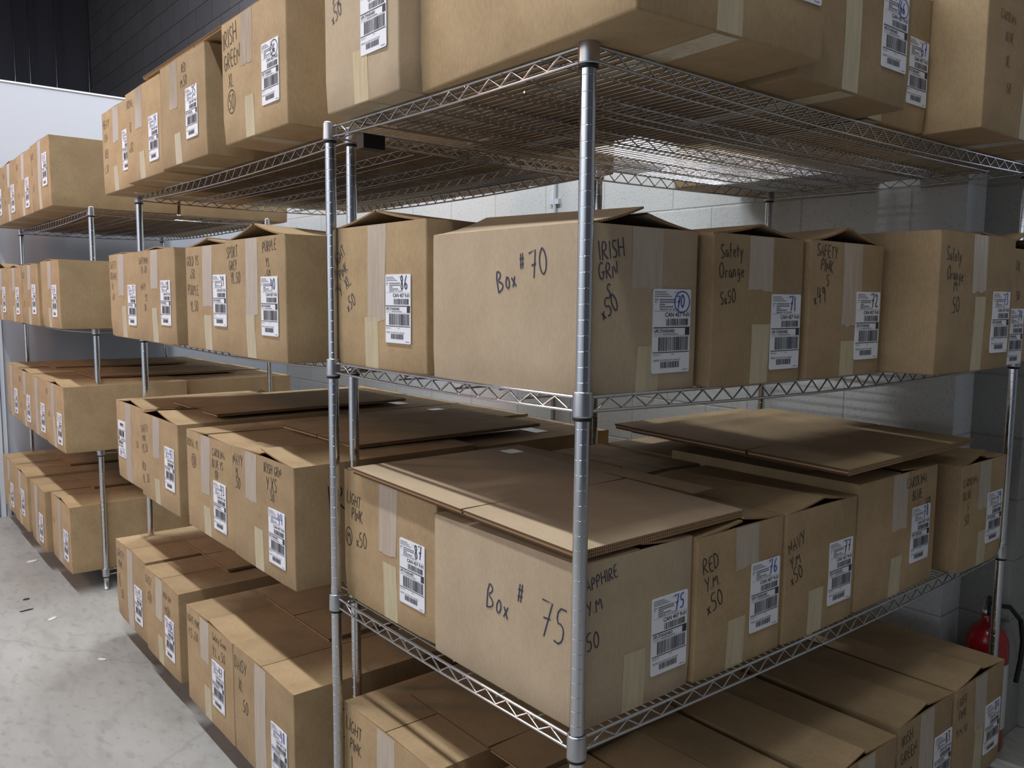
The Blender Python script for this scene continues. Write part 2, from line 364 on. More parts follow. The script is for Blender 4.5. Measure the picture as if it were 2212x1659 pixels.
# ------------------------------------------------------------------ hand lettering
G = {
'A': (.62, '0,0 .3,1 .6,0|.1,.36 .52,.36'), 'B': (.55, '0,0 .02,1 .36,.92 .42,.72 .05,.52 .5,.36 .48,.1 0,0'),
'C': (.55, '.5,.85 .3,1 .08,.8 0,.45 .1,.1 .3,0 .52,.14'), 'D': (.56, '0,0 0,1|0,1 .34,.9 .54,.5 .36,.1 0,0'),
'E': (.5, '.48,1 0,1 0,0 .5,0|0,.52 .4,.54'), 'F': (.5, '.48,1 0,1 0,0|0,.52 .38,.54'),
'G': (.6, '.5,.86 .3,1 .06,.75 0,.4 .14,.06 .36,.02 .5,.2 .5,.42 .28,.42|.5,.42 .66,.42'), 'H': (.58, '0,0 .02,1|.54,0 .54,1|0,.5 .54,.5'),
'I': (.12, '.05,0 .06,1'), 'K': (.55, '0,0 0,1|.5,1 .02,.45 .54,0'), 'L': (.48, '0,1 0,0 .46,.02'),
'M': (.74, '0,0 .08,1 .34,.25 .62,1 .72,0'), 'N': (.6, '0,0 .03,1 .52,0 .56,1'), 'O': (.6, '.3,1 .06,.8 0,.45 .12,.06 .32,0 .54,.2 .58,.6 .46,.92 .3,1'),
'P': (.52, '.02,0 .02,1 .38,.95 .5,.74 .36,.5 .02,.46'), 'R': (.56, '0,0 .02,1 .4,.94 .48,.72 .34,.52 .02,.48 .54,0'),
'S': (.48, '.46,.88 .24,1 .04,.84 .08,.6 .38,.42 .46,.2 .28,0 0,.08'), 'T': (.56, '0,1 .56,1|.28,1 .28,0'), 'U': (.55, '0,1 .02,.2 .22,0 .48,.12 .5,1'),
'V': (.56, '0,1 .28,0 .56,1'), 'W': (.8, '0,1 .2,0 .4,.7 .58,0 .8,1'), 'X': (.56, '0,1 .56,0|.54,1 0,0'), 'Y': (.55, '0,1 .26,.5|.56,1 .2,0'), 'Z': (.5, '0,1 .5,1 0,0 .5,0'),
'0': (.52, '.26,1 .06,.78 0,.4 .12,.04 .32,.02 .5,.35 .48,.78 .26,1'), '1': (.16, '.08,0 .08,1'), '2': (.52, '.02,.8 .2,1 .44,.84 .36,.5 0,.02 .52,.04'),
'3': (.48, '.02,.9 .28,1 .44,.8 .16,.55 .48,.34 .34,.04 0,.06'), '4': (.52, '.1,1 .02,.42 .5,.44|.4,.95 .36,0'), '5': (.52, '.5,1 .1,.98 .06,.55 .36,.6 .48,.32 .32,.02 0,.06'),
'6': (.5, '.4,1 .1,.6 .02,.25 .18,0 .42,.08 .46,.34 .24,.46 .06,.3'), '7': (.52, '0,.95 .5,1 .22,0|.12,.48 .46,.52'),
'8': (.5, '.3,.54 .06,.74 .2,1 .44,.88 .34,.6 .06,.28 .2,0 .46,.14 .3,.54'), '9': (.48, '.44,.8 .24,1 .04,.8 .18,.54 .44,.7 .44,.85 .34,0'),
'x': (.34, '0,.42 .3,0|.3,.44 0,.02'), '.': (.14, '.04,.02 .1,.08'), ',': (.1, '.05,.1 0,-.1'), '/': (.4, '0,0 .4,1'), ' ': (.32, ''),
'#': (.5, '.16,1 .06,.1|.4,1 .3,.1|0,.68 .5,.72|0,.34 .46,.38'),
'a': (.42, '.36,.5 .1,.52 .02,.2 .18,0 .36,.2 .36,.5 .42,0'), 'e': (.38, '.03,.26 .36,.3 .3,.52 .1,.46 .02,.2 .16,0 .38,.1'), 'f': (.36, '.36,.95 .18,1 .14,0|0,.5 .34,.52'),
't': (.34, '.16,.9 .14,.02 .3,.04|0,.58 .34,.6'), 'y': (.42, '.02,.52 .16,.1|.4,.54 .04,-.42'), 'r': (.34, '.03,0 .05,.5 .14,.44 .32,.52'), 'n': (.42, '.02,0 .04,.5 .26,.5 .36,0'),
'g': (.42, '.36,.5 .1,.5 .04,.15 .32,.12 .36,.5 .3,-.35 .02,-.3'), 'o': (.4, '.2,.52 .02,.25 .16,0 .36,.14 .34,.46 .2,.52'), 'S_': (.4, ''), 'i': (.12, '.06,0 .06,.5'), 'l': (.14, '.06,0 .06,1'), 'd': (.42, '.36,1 .38,0|.36,.4 .1,.48 .04,.1 .36,.1'),
}
NW = .76            # the writer's letters are narrow
def strokes(text, h, rot=0., jit=.03, rng=R):
    """polylines in (right, up) inches, starting at the baseline left; [..] draws a ring around the letters"""
    out = []; x = 0.; ring = None; ca, sa = cos(rot), sin(rot)
    def T(px, py): return (px*ca-py*sa, px*sa+py*ca)
    for ch in text:
        if ch == '[': ring = x; x += .12*h; continue
        if ch == ']':
            c = (ring+x)/2; w = (x-ring)/2+.12*h
            out.append([T(c+w*cos(2*pi*k/18+1), h*.5+h*.78*sin(2*pi*k/18+1)) for k in range(20)]); x += .12*h; continue
        wd, d = G.get(ch, G['.']); dy = rng.uniform(-jit, jit)*h; sc = h*rng.uniform(.93, 1.07)
        for pl in d.split('|'):
            if not pl: continue
            pts = [tuple(map(float, q.split(','))) for q in pl.split()]
            pts = [(x+(px+rng.uniform(-.012, .012))*sc*NW, dy+(py+rng.uniform(-.015, .015))*sc) for px, py in pts]
            if len(pts) > 3:                           # soften the corners
                q = [pts[0]]
                for a, b in zip(pts, pts[1:]): q += [(a[0]*.7+b[0]*.3, a[1]*.7+b[1]*.3), (a[0]*.3+b[0]*.7, a[1]*.3+b[1]*.7)]
                pts = q+[pts[-1]]
            out.append([T(*p) for p in pts])
        x += (wd*NW+.14)*sc
    return out
def ribbon(m, pl, w, fmap, off, mi=0):
    n = len(pl)
    L = []; Rr = []
    for i, p in enumerate(pl):
        a = pl[max(i-1, 0)]; b = pl[min(i+1, n-1)]
        dx, dy = b[0]-a[0], b[1]-a[1]; d = math.hypot(dx, dy) or 1; nx, ny = -dy/d*w/2, dx/d*w/2
        L.append(fmap(p[0]+nx, p[1]+ny, off)); Rr.append(fmap(p[0]-nx, p[1]-ny, off))
    m.raw(L+Rr, [(i, n+i, n+i+1, i+1) for i in range(n-1)], mi)

# ------------------------------------------------------------------ shipping label (3.9 x 5.7 in)
LW, LH = 4.0, 5.85
def flat(u, v, off): return (u, -off, v)
def text_mesh(txt, size, bold=False):
    cu = bpy.data.curves.new('t', 'FONT'); cu.body = txt; cu.size = size; cu.resolution_u = 2
    if bold: cu.offset = size*.018
    o = bpy.data.objects.new('t', cu); COL.objects.link(o)
    bpy.context.view_layer.update()
    me = bpy.data.meshes.new_from_object(o.evaluated_get(bpy.context.evaluated_depsgraph_get()))
    v = [tuple(p.co) for p in me.vertices]; f = [tuple(p.vertices) for p in me.polygons]
    bpy.data.objects.remove(o); bpy.data.curves.remove(cu); bpy.data.meshes.remove(me)
    return v, f
def put_text(m, txt, u, v, w, h, mi=0, bold=False, off=.035):
    """text with left edge u (fraction), top v (fraction), fitted to w x h inches"""
    vs, fs = text_mesh(txt, 1., bold)
    x0 = min(p[0] for p in vs); x1 = max(p[0] for p in vs); y0 = min(p[1] for p in vs); y1 = max(p[1] for p in vs)
    m.raw([(u*LW+(p[0]-x0)/(x1-x0)*w, -off, LH*(1-v)-h+(p[1]-y0)/(y1-y0)*h) for p in vs], fs, mi)
def rect(m, u0, v0, u1, v1, mi=0, off=.035):
    m.face([(u0*LW, -off, LH*(1-v1)), (u1*LW, -off, LH*(1-v1)), (u1*LW, -off, LH*(1-v0)), (u0*LW, -off, LH*(1-v0))], mi)
def paper_mesh():
    m = MB(); r = .14; pts = []
    for cx, cz, a in ((LW-r, r, -90), (LW-r, LH-r, 0), (r, LH-r, 90), (r, r, 180)):
        for k in range(4): g = radians(a+k*30); pts.append((cx+r*cos(g), cz+r*sin(g)))
    m.face([(x, -.02, z) for x, z in pts]); n = len(pts)
    for k in range(n):
        p, q = pts[k], pts[(k+1) % n]; m.face([(p[0], 0.04, p[1]), (q[0], 0.04, q[1]), (q[0], -.02, q[1]), (p[0], -.02, p[1])])
    return m.mesh('shipping_label', PAPER)
def print_mesh():
    m = MB(); rg = random.Random(3)
    def bars(u0, u1, v0, v1):
        x = u0
        while x < u1-.01:
            w = rg.choice((.008, .008, .016, .024)); rect(m, x, v0, min(x+w, u1), v1); x += w+rg.choice((.008, .012, .016))
    for k, (a, b) in enumerate(((.03, .33), (.03, .40), (.03, .48))): rect(m, a, .032+k*.025, b, .041+k*.025, 1)
    put_text(m, '22 LBS', .54, .03, .5, .11, 1)
    put_text(m, 'SHIP', .03, .115, .38, .12); put_text(m, 'TO:', .03, .143, .25, .12)
    for k, (a, b) in enumerate(((.16, .60), (.16, .60), (.16, .30), (.16, .52))): rect(m, a, .12+k*.028, b, .134+k*.028, 1)
    put_text(m, 'MARKHAM  ON  L3R 3W9', .16, .228, 2.1, .15)
    rect(m, .02, .262, .98, .265, 1)
    put_text(m, 'CAN 457 9-01', .31, .277, 2.62, .32, 0, True)
    bars(.34, .95, .352, .435); rect(m, 0.01, .452, .985, .464)
    put_text(m, 'UPS STANDARD', .03, .478, 2.2, .24, 0, True); put_text(m, 'TRACKING #', .03, .53, .75, .075, 1); rect(m, .25, .532, .66, .541, 1)
    rect(m, .86, .464, .98, .55); rect(m, .02, .553, .98, .556, 1)
    bars(.15, .95, .57, .735); rect(m, .01, .748, .985, .758)
    put_text(m, 'BILLING: P/P', .03, .775, .75, .1); put_text(m, 'UPS', .5, .772, .28, .1)
    put_text(m, 'ORDER: 23121259 00  PO w8132625', .03, .835, 2.9, .13); bars(.22, .74, .865, .94)
    rect(m, .8, .966, .95, .974, 1)
    return m.mesh('label_print', [PRINT, PRINTG])
PAPERM, PRINTM = paper_mesh(), print_mesh()

# ------------------------------------------------------------------ cardboard box
def tlist(L, r, n): return [0, .35*r, r]+[r+(L-2*r)*k/n for k in range(1, n)]+[L-r, L-.35*r, L]
class Carton:
    def __init__(s, w, d, h, seed, bulge=.10):
        s.w, s.d, s.h, s.b = w, d, h, bulge; s.r = .16; g = random.Random(seed); s.g = g
        s.ph = [g.uniform(0, 6) for _ in range(6)]
        s.cr = [g.uniform(.0, .28) for _ in range(4)]      # crushed bottom corners
    def bl(s, a, A, c, C, k):
        t = max(0, sin(pi*min(max(a/A, 0), 1)))*max(0, sin(pi*min(max(c/C, 0), 1)))
        return s.b*t*(1+.35*sin(a*.55+s.ph[k])*cos(c*.6+s.ph[k]))
    def front(s, u, v, off=0): return (u, -off-s.bl(u, s.w, v, s.h, 0), v)
    def left(s, u, v, off=0): return (-off-s.bl(u, s.d, v, s.h, 1), s.d-u, v)
    def right(s, u, v, off=0): return (s.w+off+s.bl(s.d-u, s.d, v, s.h, 2), u, v)
    def body(s, matl, deep=.9):
        w, d, h, r = s.w, s.d, s.h, s.r
        X, Y, Z = tlist(w, r, 6), tlist(d, r, 6), tlist(h, r, 5)
        Z = Z[:-2]+[h]
        m = MB(); idx = {}
        def P(x, y, z):
            k = (round(x, 4), round(y, 4), round(z, 4))
            if k in idx: return idx[k]
            q = Vector((min(max(x, r), w-r), min(max(y, r), d-r), max(z, r)))
            p = Vector((x, y, z)); dv = p-q
            if dv.length > 1e-6: p = q+dv.normalized()*r
            if y == 0: p.y = p.y-s.bl(x, w, z, h, 0)
            if y == d: p.y += s.bl(x, w, z, h, 3)
            if x == 0: p.x -= s.bl(d-y, d, z, h, 1)
            if x == w: p.x += s.bl(d-y, d, z, h, 2)
            for i, (cx, cy) in enumerate(((0, 0), (w, 0), (w, d), (0, d))):
                dd = math.sqrt((p.x-cx)**2+(p.y-cy)**2+p.z**2)
                if dd < 1.6:
                    f = (1-dd/1.6)**2*s.cr[i]; p += Vector((w/2-cx, d/2-cy, h/2)).normalized()*f
            m.v.append(tuple(p)); idx[k] = len(m.v)-1; return idx[k]
        def patch(A, B, fn):
            for a0, a1 in zip(A, A[1:]):
                for b0, b1 in zip(B, B[1:]):
                    m.f.append((fn(a0, b0), fn(a1, b0), fn(a1, b1), fn(a0, b1))); m.m.append(0); m.sm.append(True)
        patch(X, Z, lambda a, b: P(a, 0, b)); patch(X[::-1], Z, lambda a, b: P(a, d, b))
        patch(Y[::-1], Z, lambda a, b: P(0, a, b)); patch(Y, Z, lambda a, b: P(w, a, b))
        patch(X, Y[::-1], lambda a, b: P(a, b, 0))
        t = .16; z2 = h-deep
        ring = [(0, 0), (w, 0), (w, d), (0, d)]; inn = [(t, t), (w-t, t), (w-t, d-t), (t, d-t)]
        for i in range(4):
            a, b, c, e = ring[i], ring[(i+1) % 4], inn[(i+1) % 4], inn[i]
            m.face([(*a, h), (*b, h), (*c, h), (*e, h)], 1); m.face([(*e, h), (*c, h), (*c, z2), (*e, z2)], 0)
        m.face([(*q, z2) for q in inn], 0)
        return m.mesh('body', [matl, CARDE])
    def flap(s, side, a0, a1, matl, short=0.06):
        """major flap hinged on the long side; a0, a1 = lift in degrees at the front and at the back"""
        w, d, h = s.w, s.d, s.h; L = w/2-short; t = .16; m = MB(); nu, nv = 5, 6; top = []; bot = []
        for j in range(nv+1):
            y = .04+(d-.08)*j/nv; a = radians(a0+(a1-a0)*j/nv)
            for i in range(nu+1):
                q = i/nu; sdist = L*q; aa = a*(.55+.45*q)
                x = sdist*cos(aa); z = h+sdist*sin(aa)
                X = x if side < 0 else w-x
                top.append((X, y, z)); bot.append((X, y, z-t))
        n = nu+1; tf = []; 
        for j in range(nv):
            for i in range(nu):
                k = j*n+i; q = (k, k+1, k+n+1, k+n); tf.append(q if side < 0 else q[::-1])
        m.raw(top, tf, 0, True); m.raw(bot, [q[::-1] for q in tf], 0, True)
        edge = [i for i in range(n)]+[j*n+nu for j in range(1, nv+1)]+[nv*n+i for i in range(nu-1, -1, -1)]
        for a, b in zip(edge, edge[1:]):
            q = [top[a], top[b], bot[b], bot[a]]; m.face(q[::-1] if side < 0 else q, 1)
        return m.mesh('flap', [matl, CARDE])
    def tape(s, fmap, u0, v0, u1, v1, matl, ragged=False, name='packing_tape'):
        m = MB(); nu, nv = 6, 6; g = s.g; vs = []
        dr = g.uniform(-.12, .12)
        for j in range(nv+1):
            v = v0+(v1-v0)*j/nv
            for i in range(nu+1):
                u = u0+(u1-u0)*i/nu+dr*(1-j/nv)
                vv = v+(g.uniform(-.14, .14) if (j == 0 and ragged) else 0)
                vs.append(fmap(u, vv, .014))
        n = nu+1; m.raw(vs, [(j*n+i, j*n+i+1, (j+1)*n+i+1, (j+1)*n+i) for j in range(nv) for i in range(nu)], 0, True)
        return m.mesh(name, matl)

def carton(pos, face, w, d, h, label, group, seed, number=None, texts=(), side=(), lab=(.62, .36), tent=(1, 1, 0, 0),
           ink=INKB, numink=INKL, matl=CARD, tp=(.5, .42), bt=(.47, .30), rz=0., tapes=True, lrot=0., flip=False, ring=False, deep=.9, ht=.11, under=False):
    """pos = bottom-left-front corner as seen from the front; face 'X' looks to -X, 'Y' looks to -Y"""
    t = bpy.data.objects.new('cardboard_box', None); COL.objects.link(t)
    base = {'X': -pi/2, 'Y': 0}[face]; under = under or (pos[2] > 70 and tapes)
    t.location = Vector(pos)*S; t.rotation_euler = (0, 0, base+radians(rz))
    tag(t, label, 'box', group)
    c = Carton(w, d, h, seed)
    link('body', c.body(matl, deep), t)
    link('flap', c.flap(-1, tent[0], tent[2], matl), t); link('flap', c.flap(1, tent[1], tent[3], matl), t)
    if tapes:
        if tp:
            cu = w*tp[0]; tw = 3.1
            link('packing_tape', c.tape(c.front, cu-tw/2, h*(1-tp[1]), cu+tw/2, h-.04, TAPE, True), t)
        if bt:
            cu = w*bt[0]; link('packing_tape', c.tape(c.front, cu-1.15, .1, cu+1.15, h*bt[1], TAPEB), t)
    if under:                                          # bottom seam and the tape that wraps under along it
        m = MB(); cu = w*bt[0] if bt else w/2
        m.face([(cu-1.15, .12, -.02), (cu-1.15, d*.7, -.02-c.bl(cu, w, d*.35, d, 5)*0), (cu+1.15, d*.7, -.02), (cu+1.15, .12, -.02)][::-1])
        link('packing_tape', m.mesh('packing_tape', TAPEB), t)
    if number:
        lu, lv = lab[0]*w, h*(1-lab[1])-LH
        p = c.front(lu+LW/2, lv+LH/2, .05)
        l = link('shipping_label', PAPERM, t, (lu, p[1], lv), (0, radians(lrot), 0))
        if flip: l.rotation_euler = (0, pi, 0); l.location = Vector((lu+LW, p[1], lv+LH))*S
        link('label_print', PRINTM, l)
        m = MB(); sc = 1.15 if not ring else .85
        for pl in strokes(number, sc, .05, rng=c.g):
            ribbon(m, [(a+LW*.62, b+LH*.775) for a, b in pl], .11, flat, .05)
        if ring: ribbon(m, [(LW*.62+.55+.82*cos(2*pi*k/20), LH*.775+.42+.74*sin(2*pi*k/20)) for k in range(21)], .085, flat, .05)
        link('label_number', m.mesh('label_number', numink), l)
    def write(specs, fmap, W):
        m = MB()
        for sp in specs:
            txt, u, v, hh = sp[:4]; hh *= .86; rot = radians(sp[4]) if len(sp) > 4 else 0
            wd = ht*.8*(hh/1.3)**.5 if len(sp) < 6 else sp[5]*.85
            for pl in strokes(txt, hh, rot, rng=c.g):
                ribbon(m, [(a+u*W, b+h*(1-v)) for a, b in pl], wd, fmap, .03)
        return m
    if texts: link('handwriting', write(texts, c.front, w).mesh('handwriting', ink), t)
    if side:
        fm, W = (c.right, d) if face == 'X' else (c.left, d)
        link('handwriting', write(side, fm, W).mesh('handwriting', ink), t)
    return t

# ---- nearest rack (A) ------------------------------------------------------
gA = 'boxes on the %s shelf of the nearest rack'
g1, g2, g3, g4 = (gA % q for q in ('top', 'second', 'third', 'bottom'))
z1, z2, z3, z4 = LA[1]-.02, LA[2]-.22, LA[3]-.22, LA[4]-.1
# top shelf
carton((-2.4, 30.2, z1), 'X', 12, 17, 12.8, 'pale cardboard box marked YL x50 and numbered 85 on the top shelf', g1, 1, '85', [('Y.L', .12, .30, 1.9, -12), ('x50', .14, .44, 1.5, 22)], lab=(.54, .26), ink=INKN, numink=INKN, ring=True, matl=CARDP, tp=(.5, .22), bt=(.52, .33))
carton((-2.3, -6.0, z1), 'Y', 16.8, 24, 12.8, 'large cardboard box with a plain bright side, overhanging the top corner post', g1, 2, '65', lab=(.73, .28), tp=(.35, .40), bt=(.45, .5), rz=-4, numink=INKL)
carton((16.6, -4.0, z1), 'Y', 16.3, 22.5, 12.8, 'cardboard box with circled number 66 on the top shelf', g1, 3, '66', lab=(.70, .33), ring=True, tp=(.45, .42), bt=(.43, .55))
carton((33.5, -0.3, z1), 'Y', 10.6, 17, 12.8, 'cardboard box numbered 67, set back beside a lit box on the top shelf', g1, 4, '67', lab=(.59, .36), tp=(.35, .4), bt=(.1, .25))
carton((44.5, -5.2, z1), 'Y', 16.3, 22.5, 12.6, 'cardboard box marked CAROLINA BLUE XL with a brightly lit side', g1, 5, None,
       [('CAROLINA', .16, .20, 1.0, 0), ('BLUE', .24, .34, 1.0), ('XL', .26, .52, 1.2), ('.50', .28, .70, 1.1)], side=[('B L U E', .30, .40, 2.0, 0, .12)], tp=(.62, .55), bt=(.60, .5), ink=INKF)
carton((61.6, -3.2, z1), 'Y', 12, 17, 12.6, 'rightmost cardboard box on the top shelf, cut off by the picture edge', g1, 6, None)
carton((15.4, 18.8, z1), 'Y', 9.4, 15.2, 12.4, 'narrow cardboard box behind the large bright sided one, top shelf', g1, 28, None)
carton((57.8, 18.8, z1), 'Y', 15.4, 22.6, 12.4, 'cardboard box at the back right of the top shelf near the block wall', g1, 29, None)
for k in (1, 2): carton((57.8, 18.8, z1+12.75*k), 'Y', 15.4, 22.6, 12.4, 'unseen box added to shade the wall, stacked %s at the back right of the top shelf' % ('second' if k == 1 else 'topmost'), g1, 29+100*k, None)  # unseen boxes, added to block the rear light from the block wall
# second shelf
carton((0.5, 35.0, z2), 'X', 16.2, 22.5, 12.75, 'tan cardboard box marked LIGHT PINK Y. XL x50 and numbered 86', g2, 7, '86',
       [('LIGHT', .05, .29, 1.15, 34), ('PINK', .11, .375, 1.1, 32), ('Y. XL', .11, .50, 1.35, 32), ('x50', .20, .61, 1.45, 28)], lab=(.62, .345), ink=INKN, numink=INKN, tent=(9, 9, 3, 3), tp=(.52, .66), bt=(.46, .36))
carton((0.1, 0.1, z2), 'Y', 11.3, 17.2, 11.3, 'cardboard box with Box #70 on its side and IRISH GRN S x50 on its end', g2, 8, '70',
       [('IRISH', .11, .21, 1.4, 8), ('GRN', .11, .32, 1.25, 8), ('S', .17, .43, 1.2, 0), ('x50', .15, .55, 1.4, 26)],
       side=[('Box', .50, .40, 1.9, 16, .14), ('#', .635, .26, 1.35, 10, .12), ('70', .70, .31, 2.05, 10, .14)], lab=(.57, .365), tent=(14, 10, 18, 10), matl=CARDP, ink=INKN, ring=True, tp=(.52, .36), bt=(.54, .29), deep=2.5)
carton((11.9, -0.9, z2), 'Y', 11.6, 17.2, 11.25, 'cardboard box marked Safety Orange S x50 and numbered 71', g2, 9, '71',
       [('Safety', .07, .16, 1.2, 4), ('Orange', .06, .29, 1.2, 4), ('Sx50', .08, .46, 1.15, 6)], lab=(.62, .385), tent=(9, 9, 8, 8), tp=(.5, .36), bt=(.51, .41), deep=2.5)
carton((23.9, -1.3, z2), 'Y', 11.8, 17.2, 11.3, 'cardboard box marked SAFETY PINK S x49 and numbered 72', g2, 10, '72',
       [('SAFETY', .07, .11, 1.15, -3), ('PINK', .12, .21, 1.15, -8), ('S', .20, .32, 1.05), ('x49', .06, .46, 1.5, 10)], lab=(.61, .36), tent=(13, 12, 8, 8), numink=INKB, tp=(.55, .62), bt=(.52, .27), deep=2.5)
carton((37.0, -5.6, z2), 'Y', 16.3, 22.5, 12.6, 'cardboard box marked Safety Orange M .50 with a bright tan left side', g2, 11, '73',
       [('Safety', .07, .20, 1.35, -2), ('Orange', .09, .33, 1.35, -4), ('M', .18, .42, 1.2, 8), ('.50', .16, .57, 1.6, 6)], lab=(.70, .41), tent=(1, 2, 1, 1), tp=(.50, .42), bt=(.52, .55), ink=INKB, numink=INKL)
carton((54.5, -3.6, z2), 'Y', 15.4, 22.5, 12.0, 'rightmost box on the second shelf, its end partly outside the picture', g2, 12, '74',
       [('DK', .30, .18, 1.2, -10), ('.50', .32, .45, 1.1, 8)], lab=(.22, .52), tent=(14, 8, 5, 5), tp=(.12, .55), bt=(.12, .45))
carton((23.6, 18.4, z2), 'Y', 11.8, 15.2, 12.0, 'cardboard box with white tape behind the number 72 box', g2, 13, None, tent=(2, 2, 2, 2))
# third shelf
carton((1.2, 34.5, z3), 'X', 16.1, 22.5, 12.8, 'cardboard box marked LIGHT PINK M x50 and numbered 87', g3, 15, '87',
       [('LIGHT', .04, .25, 1.35, -6), ('PINK', .10, .37, 1.35, -2), ('[M]', .03, .56, 1.35, 0), ('x50', .16, .57, 1.7, 6)], lab=(.65, .35), numink=INKN, tp=(.52, .52), bt=(.54, .42), tent=(0, 0, 0, 0))
carton((0.7, 0.6, z3), 'Y', 11.8, 17.4, 11.8, 'cardboard box with Box #75 on its side and SAPPHIRE Y.M x50 on its end', g3, 16, '75',
       [('SAPPHIRE', .01, .17, 1.05, 10), ('Y.M', .06, .31, 1.2, 10), ('x50', .02, .53, 1.45, 8)], side=[('Box', .42, .49, 2.5, -4, .14), ('#', .63, .37, 1.8, -2, .13), ('75', .77, .50, 3.0, -6, .14)],
       lab=(.61, .335), tent=(1, 5, 1, 3), matl=CARDP, ink=INKN, tp=None, bt=(.46, .38))
carton((12.7, 0.3, z3), 'Y', 11.5, 17.4, 11.6, 'cardboard box marked RED Y.M. x50 and numbered 76', g3, 17, '76',
       [('RED', .07, .26, 1.5, 10), ('Y.M.', .10, .38, 1.25, 12), ('x50', .13, .55, 1.7, 18)], lab=(.60, .29), tent=(5, 7, 3, 3), tp=(.55, .3), bt=(.45, .36))
carton((24.4, 0.1, z3), 'Y', 11.6, 17.4, 11.6, 'cardboard box marked NAVY Y.M x50 and numbered 77', g3, 18, '77',
       [('NAVY', .04, .30, 1.3, 14), ('Y.M', .07, .42, 1.2, 14), ('x50', .09, .55, 1.5, 20)], lab=(.59, .32), numink=INKB, tent=(7, 7, 2, 2), tp=None, bt=(.42, .36))
carton((36.4, 0.2, z3), 'Y', 16.3, 22.5, 12.5, 'cardboard box marked CAROLINA BLUE L x50 and numbered 78', g3, 19, '78',
       [('CAROLINA', .58, .14, 1.2, 3), ('BLUE', .66, .25, 1.2, 3), ('L x 50', .74, .37, 1.3, 8)], lab=(.66, .31), tent=(1, 3, 3, 3), tp=(.5, .45), bt=(.48, .33))
carton((55.9, -1.0, z3), 'Y', 11.8, 17.4, 12.0, 'cardboard box marked CAROLINA BLUE S .50 and numbered 79', g3, 20, '79',
       [('CAROLINA', .03, .20, 1.0, 4), ('BLUE', .05, .32, 1.05, 4), ('S', .14, .42, 1.0), ('.50', .08, .56, 1.3, 6)], lab=(.58, .32), tent=(12, 4, 3, 3), tp=(.5, .45), bt=(.5, .34), ink=INKF, deep=2)
carton((24.6, 18.6, z3), 'Y', 11.5, 15.3, 11.6, 'plain cardboard box in the rear row behind the NAVY box', g3, 21, None)
carton((37.0, 23.2, z3), 'Y', 16.0, 10.6, 11.6, 'cardboard box behind the box numbered 78, third shelf of the nearest rack', g3, 131, None)
carton((55.5, 17.2, z3), 'Y', 12.8, 16.4, 11.4, 'cardboard box behind the box numbered 79, third shelf of the nearest rack', g3, 132, None)
# bottom shelf
for k, n in enumerate(('81', '82', '83', '84')):
    carton((15.6+13.6*k, 17.9, z4), 'Y', 13.0, 16.0, 12.0, 'cardboard box behind the box numbered %s on the bottom shelf' % n, 'rear row boxes on the bottom shelf of the nearest rack', 140+k, None)
carton((0.8, 34.3, z4), 'X', 16.2, 14.4, 12.9, 'cardboard box marked LIGHT PINK L .50 on the bottom shelf', g4, 22, None,
       [('LIGHT', .03, .20, 1.5, -5), ('PINK', .08, .34, 1.45, -3), ('L', .10, .52, 1.7, 0), ('.50', .10, .70, 1.6)], tp=(.5, .8), bt=None, tent=(1, 1, 0, 0))
carton((0.9, -2.2, z4), 'Y', 12.6, 17.4, 12.6, 'cardboard box below the nearest corner post on the bottom shelf', g4, 23, '80', lab=(.6, .33), tent=(1, 1, 1, 1))
carton((14.2, -2.4, z4), 'Y', 12.0, 19.6, 12.3, 'cardboard box with lifted flaps left of the CAROLINA box on the bottom shelf', g4, 24, '81', lab=(.6, .33), tent=(5, 4, 2, 2))
carton((27.2, -3.4, z4), 'Y', 11.9, 19.6, 12.3, 'cardboard box marked CAROLINA, partly below the picture edge', g4, 25, '82',
       [('CAROLINA', .06, .14, 1.2, 6)], lab=(.63, .30), tent=(7, 4, 3, 2), tp=(.52, .55))
carton((40.6, -2.9, z4), 'Y', 11.9, 19.6, 12.3, 'cardboard box marked IRISH GREEN and numbered 83 on the bottom shelf', g4, 26, '83',
       [('IRISH', .06, .18, 1.35, 8), ('GREEN', .06, .33, 1.35, 10), ('Y [L]', .10, .52, 1.4)], lab=(.66, .30), tent=(8, 6, 3, 2), tp=(.50, .55), numink=INKN, deep=2)
carton((53.2, -2.9, z4), 'Y', 12.9, 19.6, 12.2, 'cardboard box marked LIGHT PINK and numbered 84 by the fire extinguisher', g4, 27, '84',
       [('LIGHT', .04, .17, 1.15, 4), ('PINK', .08, .29, 1.15, 4), ('Y.M.50', .05, .45, 1.1, 4)], lab=(.62, .34), tent=(9, 7, 3, 2), tp=(.5, .5), bt=(.5, .5), ink=INKF, deep=2)

